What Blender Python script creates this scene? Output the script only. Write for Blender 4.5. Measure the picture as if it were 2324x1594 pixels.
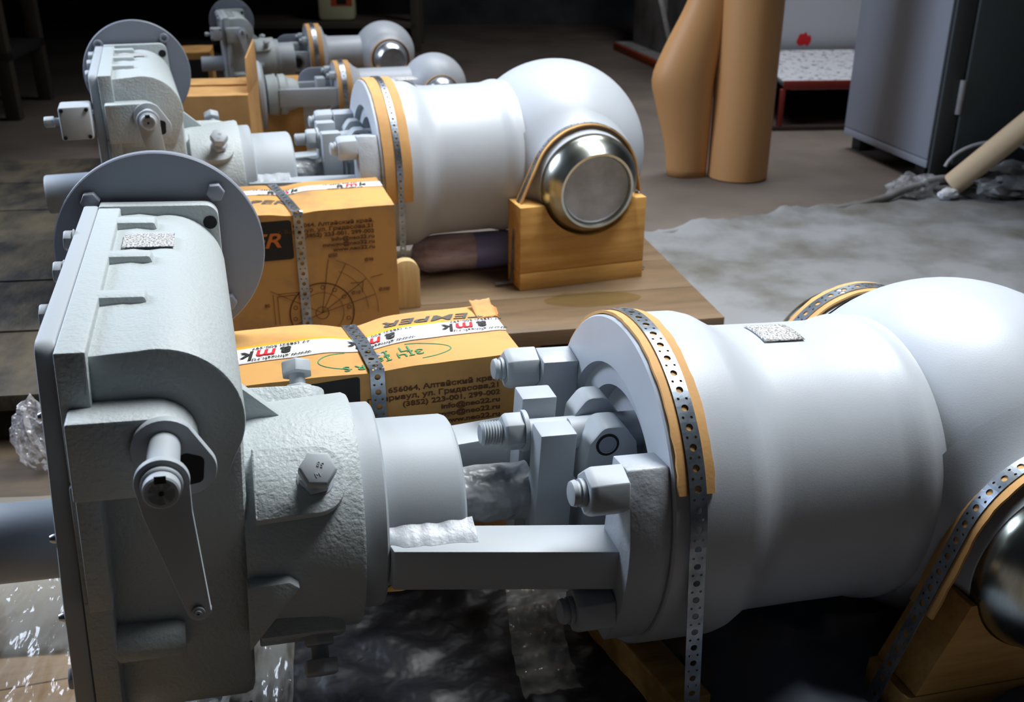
import bpy, bmesh, math, random
from mathutils import Vector, Matrix, noise
random.seed(7)
for o in list(bpy.data.objects): bpy.data.objects.remove(o)
scene = bpy.context.scene
COL = scene.collection
R = math.radians
CAMZ = 0.90          # camera height above the concrete floor

# ------------------------------------------------------------------ camera
cam_d = bpy.data.cameras.new('camera'); cam = bpy.data.objects.new('camera', cam_d); COL.objects.link(cam)
cam.location = (0, 0, CAMZ); cam.rotation_euler = (R(90 - 24.2), 0, 0)
cam_d.sensor_width = 36.0; cam_d.lens = 2300 / 2324 * 36.0; cam_d.clip_start = .02
scene.camera = cam
cam_d.dof.use_dof = True; cam_d.dof.focus_distance = 1.12; cam_d.dof.aperture_fstop = 9.0
# ------------------------------------------------------------------ world, lights, exposure
w = bpy.data.worlds.new('world'); scene.world = w; w.use_nodes = True
w.node_tree.nodes['Background'].inputs[0].default_value = (.62, .74, 1.0, 1)
w.node_tree.nodes['Background'].inputs[1].default_value = 0.006
def area(name, loc, target, sx, sy, power, col, spread=180):
    d = bpy.data.lights.new(name, 'AREA'); d.shape = 'RECTANGLE'; d.size = sx; d.size_y = sy; d.energy = power; d.color = col; d.spread = R(spread)
    o = bpy.data.objects.new(name, d); COL.objects.link(o); o.location = loc
    o.rotation_euler = (Vector(target) - Vector(loc)).to_track_quat('-Z', 'Y').to_euler(); return o
area('skylight', (.8, 2.2, 2.9), (.05, 1.35, .3), 1.9, .9, 36, (.95, .98, 1.0), 90)
area('skylight_far', (-.1, 4.1, 3.3), (-.3, 3.6, 0), 1.6, 1.0, 8, (.94, .97, 1.0), 70)
area('window_light', (-3.0, 2.4, 2.0), (.2, 1.4, .5), 1.4, 1.4, 40, (.72, .82, 1.0), 110)
area('fill_right', (1.2, 4.4, 3.2), (1.2, 4.7, 0), .9, .9, 18, (.95, .97, 1.0), 115)  # added fill without a known source, brightens the white panel and cabinet
scene.view_settings.view_transform = 'Standard'; scene.view_settings.look = 'None'
scene.view_settings.exposure = 0.55; scene.view_settings.gamma = 1.0; scene.view_settings.use_curve_mapping = False

# ------------------------------------------------------------------ materials
def srgb(r, g, b):
    f = lambda c: c / 12.92 if c <= .04045 else ((c + .055) / 1.055) ** 2.4
    return (f(r / 255), f(g / 255), f(b / 255), 1)
MATS = {}
def mat(name, col, rough=.5, metal=0., bump=None, col2=None, cscale=4., cdetail=6., cpos=(.35, .65), spec=.5, aniso=None, coat=0.):
    m = bpy.data.materials.new(name); m.use_nodes = True; nt = m.node_tree; N = nt.nodes; Lk = nt.links
    b = N['Principled BSDF']; b.inputs['Base Color'].default_value = col; b.inputs['Roughness'].default_value = rough
    b.inputs['Metallic'].default_value = metal; b.inputs['Specular IOR Level'].default_value = spec
    b.inputs['Coat Weight'].default_value = coat
    tc = N.new('ShaderNodeTexCoord'); mp = N.new('ShaderNodeMapping'); Lk.new(tc.outputs['Object'], mp.inputs[0])
    if aniso: mp.inputs['Scale'].default_value = aniso
    if col2:
        n = N.new('ShaderNodeTexNoise'); n.inputs['Scale'].default_value = cscale; n.inputs['Detail'].default_value = cdetail; n.inputs['Roughness'].default_value = .6
        r = N.new('ShaderNodeValToRGB'); r.color_ramp.elements[0].position = cpos[0]; r.color_ramp.elements[1].position = cpos[1]
        r.color_ramp.elements[0].color = col; r.color_ramp.elements[1].color = col2
        Lk.new(mp.outputs[0], n.inputs[0]); Lk.new(n.outputs[0], r.inputs[0]); Lk.new(r.outputs[0], b.inputs['Base Color'])
    last = None
    for (sc, st, dist, det) in (bump or []):
        n = N.new('ShaderNodeTexNoise'); n.inputs['Scale'].default_value = sc; n.inputs['Detail'].default_value = det
        bp = N.new('ShaderNodeBump'); bp.inputs['Strength'].default_value = st; bp.inputs['Distance'].default_value = dist
        Lk.new(mp.outputs[0], n.inputs[0]); Lk.new(n.outputs[0], bp.inputs['Height'])
        if last: Lk.new(last.outputs[0], bp.inputs['Normal'])
        last = bp
    if last: Lk.new(last.outputs[0], b.inputs['Normal'])
    MATS[name] = m; return m
mat('paint', srgb(168, 174, 182), .43, bump=[(9, .25, .004, 2), (600, .12, .0006, 2)], col2=srgb(180, 186, 193), cscale=3)
mat('paint_smooth', srgb(162, 169, 175), .54, bump=[(500, .12, .0005, 2)])
mat('paint_cast', srgb(170, 178, 180), .5, bump=[(45, .4, .003, 3), (230, .75, .0016, 4)])
mat('paint_dark', srgb(128, 134, 146), .48, bump=[(420, .15, .0006, 2)])
mat('paint_rough', srgb(162, 168, 175), .42, bump=[(45, .5, .003, 3), (260, .4, .001, 3)])
mat('shaded_film', srgb(17, 19, 25), .46, bump=[(16, .8, .012, 3)])  # bluish film taken near black to stand in for shade
mat('foil_paint', srgb(150, 154, 157), .34, bump=[(38, .9, .012, 2)])
mat('cardboard', srgb(204, 157, 97), .75, bump=[(220, .25, .0006, 2)], col2=srgb(188, 141, 84), cscale=14)
mat('box_card', srgb(196, 146, 80), .72, bump=[(40, .3, .001, 3)], col2=srgb(150, 118, 80), cscale=13, cpos=(.48, .78))
mat('card_edge', srgb(176, 118, 62), .85, bump=[(300, .6, .001, 2)])
mat('kraft', srgb(204, 152, 98), .5, bump=[(60, .15, .001, 2)])
mat('tape', srgb(232, 232, 230), .38, bump=[(50, .4, .001, 2)])
mat('tape_yellow', srgb(226, 170, 50), .35)
mat('ink_black', srgb(24, 22, 22), .7); mat('ink_red', srgb(200, 22, 34), .6); mat('ink_green', srgb(60, 140, 96), .8)
mat('ink_brown', srgb(92, 58, 34), .9); mat('ink_grey', srgb(78, 74, 70), .8); mat('ink_orange', srgb(200, 110, 40), .8)
mat('galvanized', srgb(168, 178, 188), .33, metal=.85, col2=srgb(120, 130, 142), cscale=30, bump=[(200, .08, .0004, 2)])
mat('chrome', srgb(196, 202, 200), .24, metal=1., col2=srgb(160, 164, 150), cscale=9, bump=[(300, .05, .0003, 2)], aniso=(1, 6, 1))
mat('bright_steel', srgb(200, 205, 212), .3, metal=.9)
mat('dark_steel', srgb(46, 46, 50), .45, metal=.5)
mat('cover_plate', srgb(182, 186, 192), .5, col2=srgb(150, 152, 152), cscale=16)
mat('wood', srgb(216, 170, 96), .62, bump=[(30, .3, .001, 4)], col2=srgb(188, 136, 66), cscale=7, aniso=(1, 9, 9), cpos=(.3, .7))
mat('wood_yellow', srgb(196, 150, 76), .6, bump=[(30, .3, .001, 4)], col2=srgb(168, 122, 60), cscale=7, aniso=(1, 9, 9), cpos=(.3, .7))
mat('wood_dark', srgb(74, 61, 44), .6, bump=[(14, .3, .002, 4)], col2=srgb(52, 43, 32), cscale=5, aniso=(1, 4, 1))
mat('wood_pale', srgb(206, 186, 142), .7, col2=srgb(190, 162, 110), cscale=8, aniso=(9, 9, 1))
mat('wood_board', srgb(128, 106, 80), .42, bump=[(14, .25, .003, 4)], col2=srgb(100, 82, 62), cscale=4, aniso=(1, 5, 5), cpos=(.3, .7))
mat('wood_edge', srgb(150, 112, 58), .7, bump=[(40, .4, .001, 4)], aniso=(1, 8, 8), col2=srgb(112, 82, 42), cscale=6)
mat('wood_dirty', srgb(74, 65, 48), .62, bump=[(26, .8, .006, 6)], col2=srgb(14, 12, 11), cscale=7, aniso=(1.2, .7, 1), cpos=(.36, .62))
mat('concrete', srgb(112, 101, 92), .78, bump=[(60, .35, .002, 6)], col2=srgb(84, 75, 67), cscale=2.2, cpos=(.3, .7))
mat('wall_dark', srgb(36, 37, 40), .85, bump=[(20, .3, .004, 4)])
mat('plaster', srgb(92, 98, 106), .85, col2=srgb(56, 60, 66), cscale=2.5, bump=[(16, .3, .004, 4)])
mat('tarp', srgb(134, 136, 139), .7, bump=[(7, .6, .014, 5), (420, .7, .0016, 1)], col2=srgb(92, 89, 81), cscale=3.5, cpos=(.42, .66))
mat('grey_sheet', srgb(104, 98, 88), .6, bump=[(16, .5, .004, 4)])
mat('blue_cloth', srgb(104, 112, 126), .8, bump=[(12, .6, .01, 3)])
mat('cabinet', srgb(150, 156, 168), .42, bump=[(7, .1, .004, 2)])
mat('cabinet_shaded', srgb(74, 82, 84), .5, bump=[(7, .1, .004, 2)])  # cabinet grey again, with the shade of its front in the colour
mat('white_panel', srgb(206, 208, 214), .4)
mat('red_edge', srgb(128, 40, 30), .6); mat('orange_edge', srgb(196, 82, 40), .6)
mat('rust_dark', srgb(60, 40, 36), .7); mat('black', srgb(8, 8, 9), .8); mat('void', srgb(14, 14, 16), .9)
mat('bracket', srgb(168, 168, 170), .6, col2=srgb(130, 128, 126), cscale=8)
mat('stone', srgb(176, 178, 184), .6, col2=srgb(70, 72, 78), cscale=40, cpos=(.55, .62))
mat('canister', srgb(214, 214, 176), .35); mat('shelf_metal', srgb(84, 77, 68), .6)
mat('tube_card', srgb(214, 190, 156), .7)
mat('bundle', srgb(214, 200, 212), .35, col2=srgb(150, 132, 148), cscale=10, bump=[(20, .4, .004, 3)], aniso=(1, 4, 4))
mat('bundle_blue', srgb(130, 136, 196), .3, bump=[(20, .4, .004, 3)])
mat('speckle', srgb(196, 196, 196), .5, col2=srgb(96, 92, 90), cscale=420, cpos=(.46, .58), cdetail=3)
mat('foam_white', srgb(226, 228, 232), .6); mat('cable', srgb(190, 188, 190), .5)
mat('oil', srgb(120, 100, 40), .12, coat=.6)
def film(name, alpha, col, bumps):
    m = bpy.data.materials.new(name); m.use_nodes = True; nt = m.node_tree; N = nt.nodes; Lk = nt.links
    for n in list(N): N.remove(n)
    out = N.new('ShaderNodeOutputMaterial'); mx = N.new('ShaderNodeMixShader'); t = N.new('ShaderNodeBsdfTransparent'); b = N.new('ShaderNodeBsdfPrincipled')
    b.inputs['Base Color'].default_value = col; b.inputs['Roughness'].default_value = .12; b.inputs['Specular IOR Level'].default_value = 1.
    mx.inputs[0].default_value = alpha; Lk.new(t.outputs[0], mx.inputs[1]); Lk.new(b.outputs[0], mx.inputs[2]); Lk.new(mx.outputs[0], out.inputs[0])
    tc = N.new('ShaderNodeTexCoord'); last = None
    for sc, st, dist, asp in bumps:
        mp = N.new('ShaderNodeMapping'); mp.inputs['Scale'].default_value = asp; Lk.new(tc.outputs['Object'], mp.inputs[0])
        n = N.new('ShaderNodeTexNoise'); n.inputs['Scale'].default_value = sc; n.inputs['Detail'].default_value = 3
        bp = N.new('ShaderNodeBump'); bp.inputs['Strength'].default_value = st; bp.inputs['Distance'].default_value = dist
        Lk.new(mp.outputs[0], n.inputs[0]); Lk.new(n.outputs[0], bp.inputs['Height'])
        if last: Lk.new(last.outputs[0], bp.inputs['Normal'])
        last = bp
    Lk.new(last.outputs[0], b.inputs['Normal']); MATS[name] = m
film('film', .30, srgb(205, 200, 186), [(14, 1., .03, (1, .5, 1)), (60, .6, .006, (1, .4, 1))])
film('oil_film', .32, srgb(120, 96, 30), [(20, .2, .002, (1, 1, 1))])
film('bag_film', .35, srgb(215, 215, 220), [(30, 1., .02, (1, 1, 1))])

# ------------------------------------------------------------------ mesh helpers
def finish(name, bm, m, parent=None, smooth=35, mw=None):
    me = bpy.data.meshes.new(name)
    bmesh.ops.recalc_face_normals(bm, faces=bm.faces)
    bm.to_mesh(me); bm.free()
    if smooth:
        me.shade_smooth(); me.set_sharp_from_angle(angle=R(smooth))
    me.materials.append(MATS[m])
    o = bpy.data.objects.new(name, me); COL.objects.link(o)
    if parent: o.parent = parent
    if mw is not None: o.matrix_world = mw
    return o
def tag(o, label=None, cat=None, group=None, kind=None):
    if label: o['label'] = label
    if cat: o['category'] = cat
    if group: o['group'] = group
    if kind: o['kind'] = kind
    return o
def empty(name, mw):
    o = bpy.data.objects.new(name, None); COL.objects.link(o); o.matrix_world = mw; o.empty_display_size = .05; return o
def yawm(x, y, z, yaw, tilt=0):
    return Matrix.Translation((x, y, z + CAMZ)) @ Matrix.Rotation(R(yaw), 4, 'Z') @ Matrix.Rotation(R(tilt), 4, 'Y')
def bm_prism(poly, axis, a, b, bevel=0, bm=None, seg=2, T=None):
    own = bm is None
    if own: bm = bmesh.new()
    f = {'x': lambda p, t: (t, p[0], p[1]), 'y': lambda p, t: (p[0], t, p[1]), 'z': lambda p, t: (p[0], p[1], t)}[axis]
    v0 = [bm.verts.new(f(p, a)) for p in poly]; v1 = [bm.verts.new(f(p, b)) for p in poly]; n = len(poly)
    fs = [bm.faces.new(v0), bm.faces.new(v1[::-1])] + [bm.faces.new((v0[i], v0[(i + 1) % n], v1[(i + 1) % n], v1[i])) for i in range(n)]
    bmesh.ops.recalc_face_normals(bm, faces=fs)
    if bevel:
        es = {e for fc in fs for e in fc.edges if e.is_valid and len(e.link_faces) == 2 and e.calc_face_angle(0) > R(40)}
        bmesh.ops.bevel(bm, geom=list(es), offset=bevel, segments=seg, profile=.5, affect='EDGES', clamp_overlap=True)
    if T is not None: bmesh.ops.transform(bm, matrix=T, verts=bm.verts)
    return bm
def prism(name, poly, axis, a, b, m, parent=None, bevel=.002, mw=None, T=None, smooth=35):
    return finish(name, bm_prism(poly, axis, a, b, bevel, T=T), m, parent, smooth, mw)
def box(name, x0, x1, y0, y1, z0, z1, m, parent=None, bevel=.002, mw=None, T=None):
    return prism(name, [(x0, y0), (x1, y0), (x1, y1), (x0, y1)], 'z', z0, z1, m, parent, bevel, mw, T)
def bm_lathe(prof, seg=64, T=None, bm=None, a0=0, a1=360, closed=True):
    """profile of (t, r) turned around local x"""
    if bm is None: bm = bmesh.new()
    rings = []
    full = abs(a1 - a0) >= 359.9
    n = seg if full else seg + 1
    new = []
    for (t, r) in prof:
        if r < 1e-6: v = bm.verts.new((t, 0, 0)); rings.append([v]); new.append(v); continue
        rg = [bm.verts.new((t, r * math.cos(R(a0 + (a1 - a0) * i / seg)), r * math.sin(R(a0 + (a1 - a0) * i / seg)))) for i in range(n)]
        rings.append(rg); new += rg
    for A, B in zip(rings, rings[1:]):
        for i in range(seg):
            j = (i + 1) % n
            if len(A) == 1 and len(B) == 1: continue
            if len(A) == 1: bm.faces.new((A[0], B[i], B[j]))
            elif len(B) == 1: bm.faces.new((A[i], B[0], A[j]))
            else: bm.faces.new((A[i], B[i], B[j], A[j]))
    if T is not None: bmesh.ops.transform(bm, matrix=T, verts=new)
    return bm
def lathe(name, prof, m, parent=None, seg=64, T=None, mw=None, smooth=32):
    return finish(name, bm_lathe(prof, seg, T), m, parent, smooth, mw)
def axis_T(origin, direction, roll=0):
    """matrix taking local x to direction"""
    d = Vector(direction).normalized(); q = Vector((1, 0, 0)).rotation_difference(d)
    return Matrix.Translation(origin) @ q.to_matrix().to_4x4() @ Matrix.Rotation(R(roll), 4, 'X')
def tube(name, pts, r, m, parent=None, seg=12, mw=None, cap=True):
    bm = bmesh.new(); rings = []
    pts = [Vector(p) for p in pts]
    ref = Vector((0, 0, 1))
    for i, p in enumerate(pts):
        t = (pts[min(i + 1, len(pts) - 1)] - pts[max(i - 1, 0)]).normalized()
        if abs(t.dot(ref)) > .95: ref = Vector((0, 1, 0))
        u = t.cross(ref).normalized(); v = t.cross(u)
        rings.append([bm.verts.new(p + u * r * math.cos(2 * math.pi * k / seg) + v * r * math.sin(2 * math.pi * k / seg)) for k in range(seg)])
    for A, B in zip(rings, rings[1:]):
        for k in range(seg): bm.faces.new((A[k], A[(k + 1) % seg], B[(k + 1) % seg], B[k]))
    if cap: bm.faces.new(rings[0]); bm.faces.new(rings[-1])
    return finish(name, bm, m, parent, 40, mw)
def hexpoly(r, rot=0): return [(r * math.cos(R(60 * i + rot)), r * math.sin(R(60 * i + rot))) for i in range(6)]
def hexhead(name, af, h, m, parent, T, rot=0, washer=True):
    """hex head or nut lying along local +x from 0 to h, with chamfered crown"""
    bm = bmesh.new(); r = af / 2 / math.cos(R(30))
    rings = []
    for t, k in ((0, 1), (h * .84, 1), (h, .88)):
        rings.append([bm.verts.new((t, y * k, z * k)) for (y, z) in hexpoly(r, rot)])
    for A, B in zip(rings, rings[1:]):
        for i in range(6): bm.faces.new((A[i], A[(i + 1) % 6], B[(i + 1) % 6], B[i]))
    bm.faces.new(rings[0]); bm.faces.new(rings[-1])
    bmesh.ops.bevel(bm, geom=list(bm.edges), offset=af * .025, segments=1, affect='EDGES')
    if washer: bm_lathe([(-.0002, 0), (-.0002, r * 1.08), (h * .07, r * 1.08), (h * .07, r * .9)], 24, None, bm)
    bmesh.ops.transform(bm, matrix=T, verts=bm.verts)
    return finish(name, bm, m, parent, 30)
def fillet(poly, rad, n=6):
    out = []; L = len(poly)
    for i, p in enumerate(poly):
        r = rad[i] if isinstance(rad, (list, tuple)) else rad
        p = Vector(p); a = Vector(poly[i - 1]) - p; b = Vector(poly[(i + 1) % L]) - p
        if r <= 1e-5: out.append(tuple(p)); continue
        ang = a.angle(b)
        d = min(r / math.tan(ang / 2), a.length * .49, b.length * .49); r2 = d * math.tan(ang / 2)
        a.normalize(); b.normalize(); c = p + (a + b).normalized() * (r2 / math.sin(ang / 2))
        s = p + a * d - c; e = p + b * d - c
        tot = s.angle(e); sg = 1 if s.x * e.y - s.y * e.x > 0 else -1
        for k in range(n + 1):
            th = sg * tot * k / n
            out.append((c.x + s.x * math.cos(th) - s.y * math.sin(th), c.y + s.x * math.sin(th) + s.y * math.cos(th)))
    return out
def arc(cx, cz, r, a0, a1, n=16): return [(cx + r * math.cos(R(a0 + (a1 - a0) * i / n)), cz + r * math.sin(R(a0 + (a1 - a0) * i / n))) for i in range(n + 1)]
class Path:
    def __init__(s, pts, wdir, off=0.):
        s.p = [Vector(p) for p in pts]; s.w = Vector(wdir).normalized(); s.d = [0.]
        for a, b in zip(s.p, s.p[1:]): s.d.append(s.d[-1] + (b - a).length)
        s.L = s.d[-1]; s.off = off
    def at(s, q, t, n=0.):
        q = max(0., min(s.L, q)); i = 0
        while i < len(s.p) - 2 and s.d[i + 1] < q: i += 1
        k = (q - s.d[i]) / max(1e-9, s.d[i + 1] - s.d[i])
        tg = (s.p[i + 1] - s.p[i]).normalized(); P = s.p[i].lerp(s.p[i + 1], k)
        nn = tg.cross(s.w).normalized()
        return P + s.w * t + nn * (n + s.off)
def perforated(name, path, width, m, parent=None, mw=None, th=.0011, pitch=None, phase=0.):
    """perforated fixing strap: one large hole, two small ones, repeated"""
    bm = bmesh.new(); p = pitch or width * 1.12; h = p * .5; W = width / 2
    def cell(s0, s1, t0, t1, r, n):
        cs, ct = (s0 + s1) / 2, (t0 + t1) / 2; hs, ht = (s1 - s0) / 2, (t1 - t0) / 2
        base = math.atan2(ht, hs)
        an = sorted(set([round(2 * math.pi * i / n, 6) for i in range(n)] + [round(x % (2 * math.pi), 6) for x in (base, math.pi - base, math.pi + base, -base)]))
        I = []; O = []
        for a in an:
            c, s = math.cos(a), math.sin(a)
            k = min(hs / abs(c) if abs(c) > 1e-6 else 9, ht / abs(s) if abs(s) > 1e-6 else 9)
            I.append(bm.verts.new(path.at(cs + r * c, ct + r * s))); O.append(bm.verts.new(path.at(cs + k * c, ct + k * s)))
        for i in range(len(an)):
            j = (i + 1) % len(an); bm.faces.new((I[i], O[i], O[j], I[j]))
    q = phase
    while q + p <= path.L:
        cell(q, q + h, -W, W, width * .21, 14)
        cell(q + h, q + p, -W, 0, width * .085, 8); cell(q + h, q + p, 0, W, width * .085, 8)
        q += p
    bmesh.ops.remove_doubles(bm, verts=bm.verts, dist=1e-5)
    o = finish(name, bm, m, parent, 0, mw)
    md = o.modifiers.new('thickness', 'SOLIDIFY'); md.thickness = th; md.offset = 0
    return o
def ribbon(name, path, width, m, th=.003, parent=None, mw=None, step=.01, shift=0., ragged=.0, s0=0., s1=None):
    bm = bmesh.new(); s1 = path.L if s1 is None else s1; n = max(2, int((s1 - s0) / step)); rows = []
    for i in range(n + 1):
        q = s0 + (s1 - s0) * i / n
        ra = ragged * noise.noise((q * 60, 1.3, 0)); rb = ragged * noise.noise((q * 60, 7.7, 3))
        A = path.at(q, -width / 2 + shift + ra, 0); B = path.at(q, width / 2 + shift + rb, 0)
        A2 = path.at(q, -width / 2 + shift + ra, th); B2 = path.at(q, width / 2 + shift + rb, th)
        rows.append([bm.verts.new(v) for v in (A, B, B2, A2)])
    for P_, Q_ in zip(rows, rows[1:]):
        for k in range(4): bm.faces.new((P_[k], P_[(k + 1) % 4], Q_[(k + 1) % 4], Q_[k]))
    bm.faces.new(rows[0]); bm.faces.new(rows[-1])
    return finish(name, bm, m, parent, 40, mw)
def text(name, body, size, m, parent, T, shear=0., ext=.00025, align='LEFT', sx=1., bold=0., top=None):
    cu = bpy.data.curves.new(name, 'FONT'); cu.body = body; cu.size = size; cu.shear = shear; cu.extrude = ext; cu.align_x = align; cu.resolution_u = 3; cu.offset = bold
    tmp = bpy.data.objects.new(name + '_tmp', cu); COL.objects.link(tmp)
    dg = bpy.context.evaluated_depsgraph_get(); dg.update()
    me = bpy.data.meshes.new_from_object(tmp.evaluated_get(dg)); bpy.data.objects.remove(tmp)
    me.transform(T @ Matrix.Diagonal((sx, 1, 1, 1)))
    if top:                                       # print lies on the uneven lid
        zc = T.translation.z
        for v in me.vertices: v.co.z = top(v.co.x, v.co.y)[2] + top_lift[0] + (v.co.z - zc)
    me.materials.clear(); me.materials.append(MATS[m])
    o = bpy.data.objects.new(name, me); COL.objects.link(o); o.parent = parent; return o
top_lift = [.0009]
def grid_sheet(name, x0, x1, y0, y1, nx, ny, fn, m, parent=None, mw=None, th=0., mask=None):
    bm = bmesh.new(); V = [[bm.verts.new(fn(x0 + (x1 - x0) * i / nx, y0 + (y1 - y0) * j / ny)) for i in range(nx + 1)] for j in range(ny + 1)]
    for j in range(ny):
        for i in range(nx):
            if mask and not mask(x0 + (x1 - x0) * (i + .5) / nx, y0 + (y1 - y0) * (j + .5) / ny): continue
            bm.faces.new((V[j][i], V[j][i + 1], V[j + 1][i + 1], V[j + 1][i]))
    for v in [v for v in bm.verts if not v.link_faces]: bm.verts.remove(v)
    o = finish(name, bm, m, parent, 60, mw)
    if th: md = o.modifiers.new('thickness', 'SOLIDIFY'); md.thickness = th
    return o
def fbm(x, y, s=1.): return noise.noise((x, y, s)) + .5 * noise.noise((2.1 * x, 2.1 * y, s + 5)) + .25 * noise.noise((4.3 * x, 4.3 * y, s + 9))

# ------------------------------------------------------------------ the setting (coordinates relative to the camera, z + CAMZ)
FZ = 0.0
box('floor', -6, 6, -1.5, 9.2, -.08, 0, 'concrete', None, 0)['kind'] = 'structure'
tag(box('wall_back', -6, 6, 8.15, 8.3, 0, 4.2, 'plaster', None, 0), kind='structure')
tag(box('wall_left', -4.15, -4.0, 3.2, 9.2, 0, 4.2, 'wall_dark', None, 0), kind='structure')
tag(box('wall_right', 4.6, 4.75, 1.0, 9.2, 0, 4.2, 'wall_dark', None, 0), kind='structure')
ID = Matrix.Identity(4)

# ------------------------------------------------------------------ valves
def gearbox(p, G, jbox=False, hexdisc=True, wheel_R=.129):
    S = lambda *a: G @ axis_T(*a)
    z0 = -.007
    # worm wheel housing, profile in (y,z)
    wh = fillet([(-.105, .17), (-.108, -.14), (-.06, -.20), (.06, -.20), (.115, -.12), (.115, .17)], [.01, .05, .06, .06, .06, .01])
    prism('gear_housing', wh, 'x', -.545, -.412, 'paint_cast', p, .012, T=G)
    fl = fillet([(-.128, .12), (-.132, -.14), (-.07, -.215), (.07, -.215), (.132, -.13), (.132, .12)], [.004, .06, .07, .07, .06, .004])
    prism('housing_flange', fl, 'x', -.562, -.538, 'paint_cast', p, .002, T=G)
    cv = fillet([(.345, .246), (-.100, .246), (-.112, .12), (-.128, .0), (-.134, -.14), (-.07, -.215), (.07, -.215), (.134, -.13), (.2, .09), (.345, .11)], [.012, .014, .05, .05, .06, .07, .07, .06, .04, .012])
    c = prism('cover_plate', cv, 'x', -.580, -.5625, 'paint_smooth', p, .003, T=G)
    for y, z in ((.226, .236), (.128, .232), (.018, .226)):
        hexhead('bolt', .021, .011, 'paint_smooth', c, S((-.580, y, z), (-1, 0, 0)), 0)
    hexhead('bolt', .021, .013, 'paint_smooth', c, S((-.580, -.075, -.13), (-1, 0, 0)), 0)
    for y, z in ((-.088, .172), (-.112, .06), (-.122, -.02)):
        lathe('rivet', [(0, .0045), (.003, .0045), (.006, .003), (.0065, 0)], 'bright_steel', c, 16, S((-.5795, y, z), (-1, 0, 0)))
    # worm housing: half round along y
    prof = [(-.562, .10), (-.562, .239), (-.54, .2365), (-.515, .2385)] + arc(-.483, .167, .0735, 100, -30, 20) + [(-.43, .10)]
    bmw = bm_prism(prof, 'y', -.11, .325, .003)
    for v in bmw.verts:                           # casting draft: slimmer towards the back
        if v.co.x > -.51 and v.co.z > .12:
            k_ = 1.01 - .115 * max(0, (v.co.y + .11) / .435); v.co.x = -.483 + (v.co.x + .483) * k_; v.co.z = .167 + (v.co.z - .167) * (k_ + 1) / 2
    bmesh.ops.transform(bmw, matrix=G, verts=bmw.verts); finish('worm_housing', bmw, 'paint_cast', p, 30)
    wh_strip = fillet([(-.562, .12), (-.562, .246), (-.5365, .246), (-.5365, .12)], .002, 3)
    prism('rim_strip', wh_strip, 'y', -.122, .325, 'paint_cast', p, .002, T=G)
    for y0, y1 in ((.262, .288), (.135, .158), (.010, .033)):
        prism('rib', fillet([(-.545, .21), (-.545, .246), (-.495, .2455), (-.488, .225)], .004, 4), 'y', y0, y1, 'paint_cast', p, .005, T=G)
    bf = fillet([(-.562, .10), (-.562, .248), (-.4225, .248), (-.4165, .10)], [.002, .003, .016, .01])
    b = prism('back_flange', bf, 'y', .325, .346, 'paint_cast', p, .003, T=G)
    lathe('hole', [(0, 0), (0, .0085), (.001, .0085), (.001, 0)], 'black', b, 16, S((-.4325, .3247, .2255), (0, -1, 0)))
    # motor disc at the back
    d = lathe('motor_disc', [(0, 0), (0, wheel_R - .0015), (.0015, wheel_R), (.0125, wheel_R), (.0125, 0)], 'paint_dark', p, 96, S((-.494, .357, .178), (0, 1, 0)))
    for a in (48.5, 138.7, -42, -131.5):
        if hexdisc: hexhead('bolt', .0205, .0115, 'paint_dark', d, S((-.494 + .1055 * math.cos(R(a)), .3572, .178 + .1055 * math.sin(R(a))), (0, -1, 0)), 10 * a)
        else:
            lathe('bolt', [(0, .011), (.009, .011), (.010, .0095), (.010, .006), (.005, .0055), (.005, 0)], 'paint_dark', d, 20, S((-.494 + .1055 * math.cos(R(a)), .3572, .178 + .1055 * math.sin(R(a))), (0, -1, 0)))
    # front tier with the lever shaft
    tb = fillet([(-.556, .118), (-.556, .194), (-.4505, .194), (-.4505, .118)], [.002, .003, .05, .04])
    prism('front_boss', tb, 'y', -.152, -.105, 'paint_cast', p, .002, T=G)
    ov = arc(-.4775, .1675, .0285, 215, 45, 16) + arc(-.4605, .146, .0245, 30, -120, 14)
    fo = prism('shaft_flange', ov, 'y', -.160, -.1505, 'paint_smooth', p, .0012, T=G)
    prism('shaft_recess', fillet([(-.466, .165), (-.446, .158), (-.448, .134), (-.470, .130)], .006), 'y', -.1605, -.1595, 'black', fo, 0, T=G)
    lathe('lever_shaft', [(0, 0), (0, .0135), (.086, .0135), (.086, .0115), (.088, .0105), (.088, 0)], 'paint_smooth', p, 32, S((-.478, -.151, .172), (0, -1, 0)))
    # lever
    cx, cz = -.478, .172
    hd = arc(cx, cz, .0215, 188, -12, 20) + [(cx + .0215, cz - .03), (-.4475, .045)] + arc(-.457, .0445, .010, 0, -180, 8) + [(cx - .0165, cz - .03)]
    lv = prism('lever', hd, 'y', -.2235, -.2165, 'paint_smooth', p, .0008, T=G)
    lathe('lever_collar', [(0, .0165), (.004, .0165), (.005, .0155), (.005, .0145), (.014, .0145), (.0155, .013), (.0155, 0)], 'paint_smooth', lv, 32, S((cx, -.2235, cz), (0, -1, 0)))
    prism('key_slot', [(cx - .0045, cz + .009), (cx + .0045, cz + .009), (cx + .0045, cz + .0155), (cx - .0045, cz + .0155)], 'y', -.2394, -.2385, 'black', lv, 0, T=G)
    lathe('centre_hole', [(0, 0), (0, .0022), (.0008, .0022), (.0008, 0)], 'black', lv, 12, S((cx, -.2386, cz), (0, -1, 0)))
    lathe('lever_pin', [(0, .0055), (.003, .0055), (.003, .003), (.0045, .003), (.0045, .0012), (.003, .001), (.003, 0)], 'paint_smooth', lv, 20, S((-.458, -.2235, .045), (0, -1, 0)))
    # bar below the tier, round boss on the housing wall
    box('side_bar', -.556, -.5355, -.142, -.10, -.005, .119, 'paint_cast', p, .002, T=G)
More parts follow.
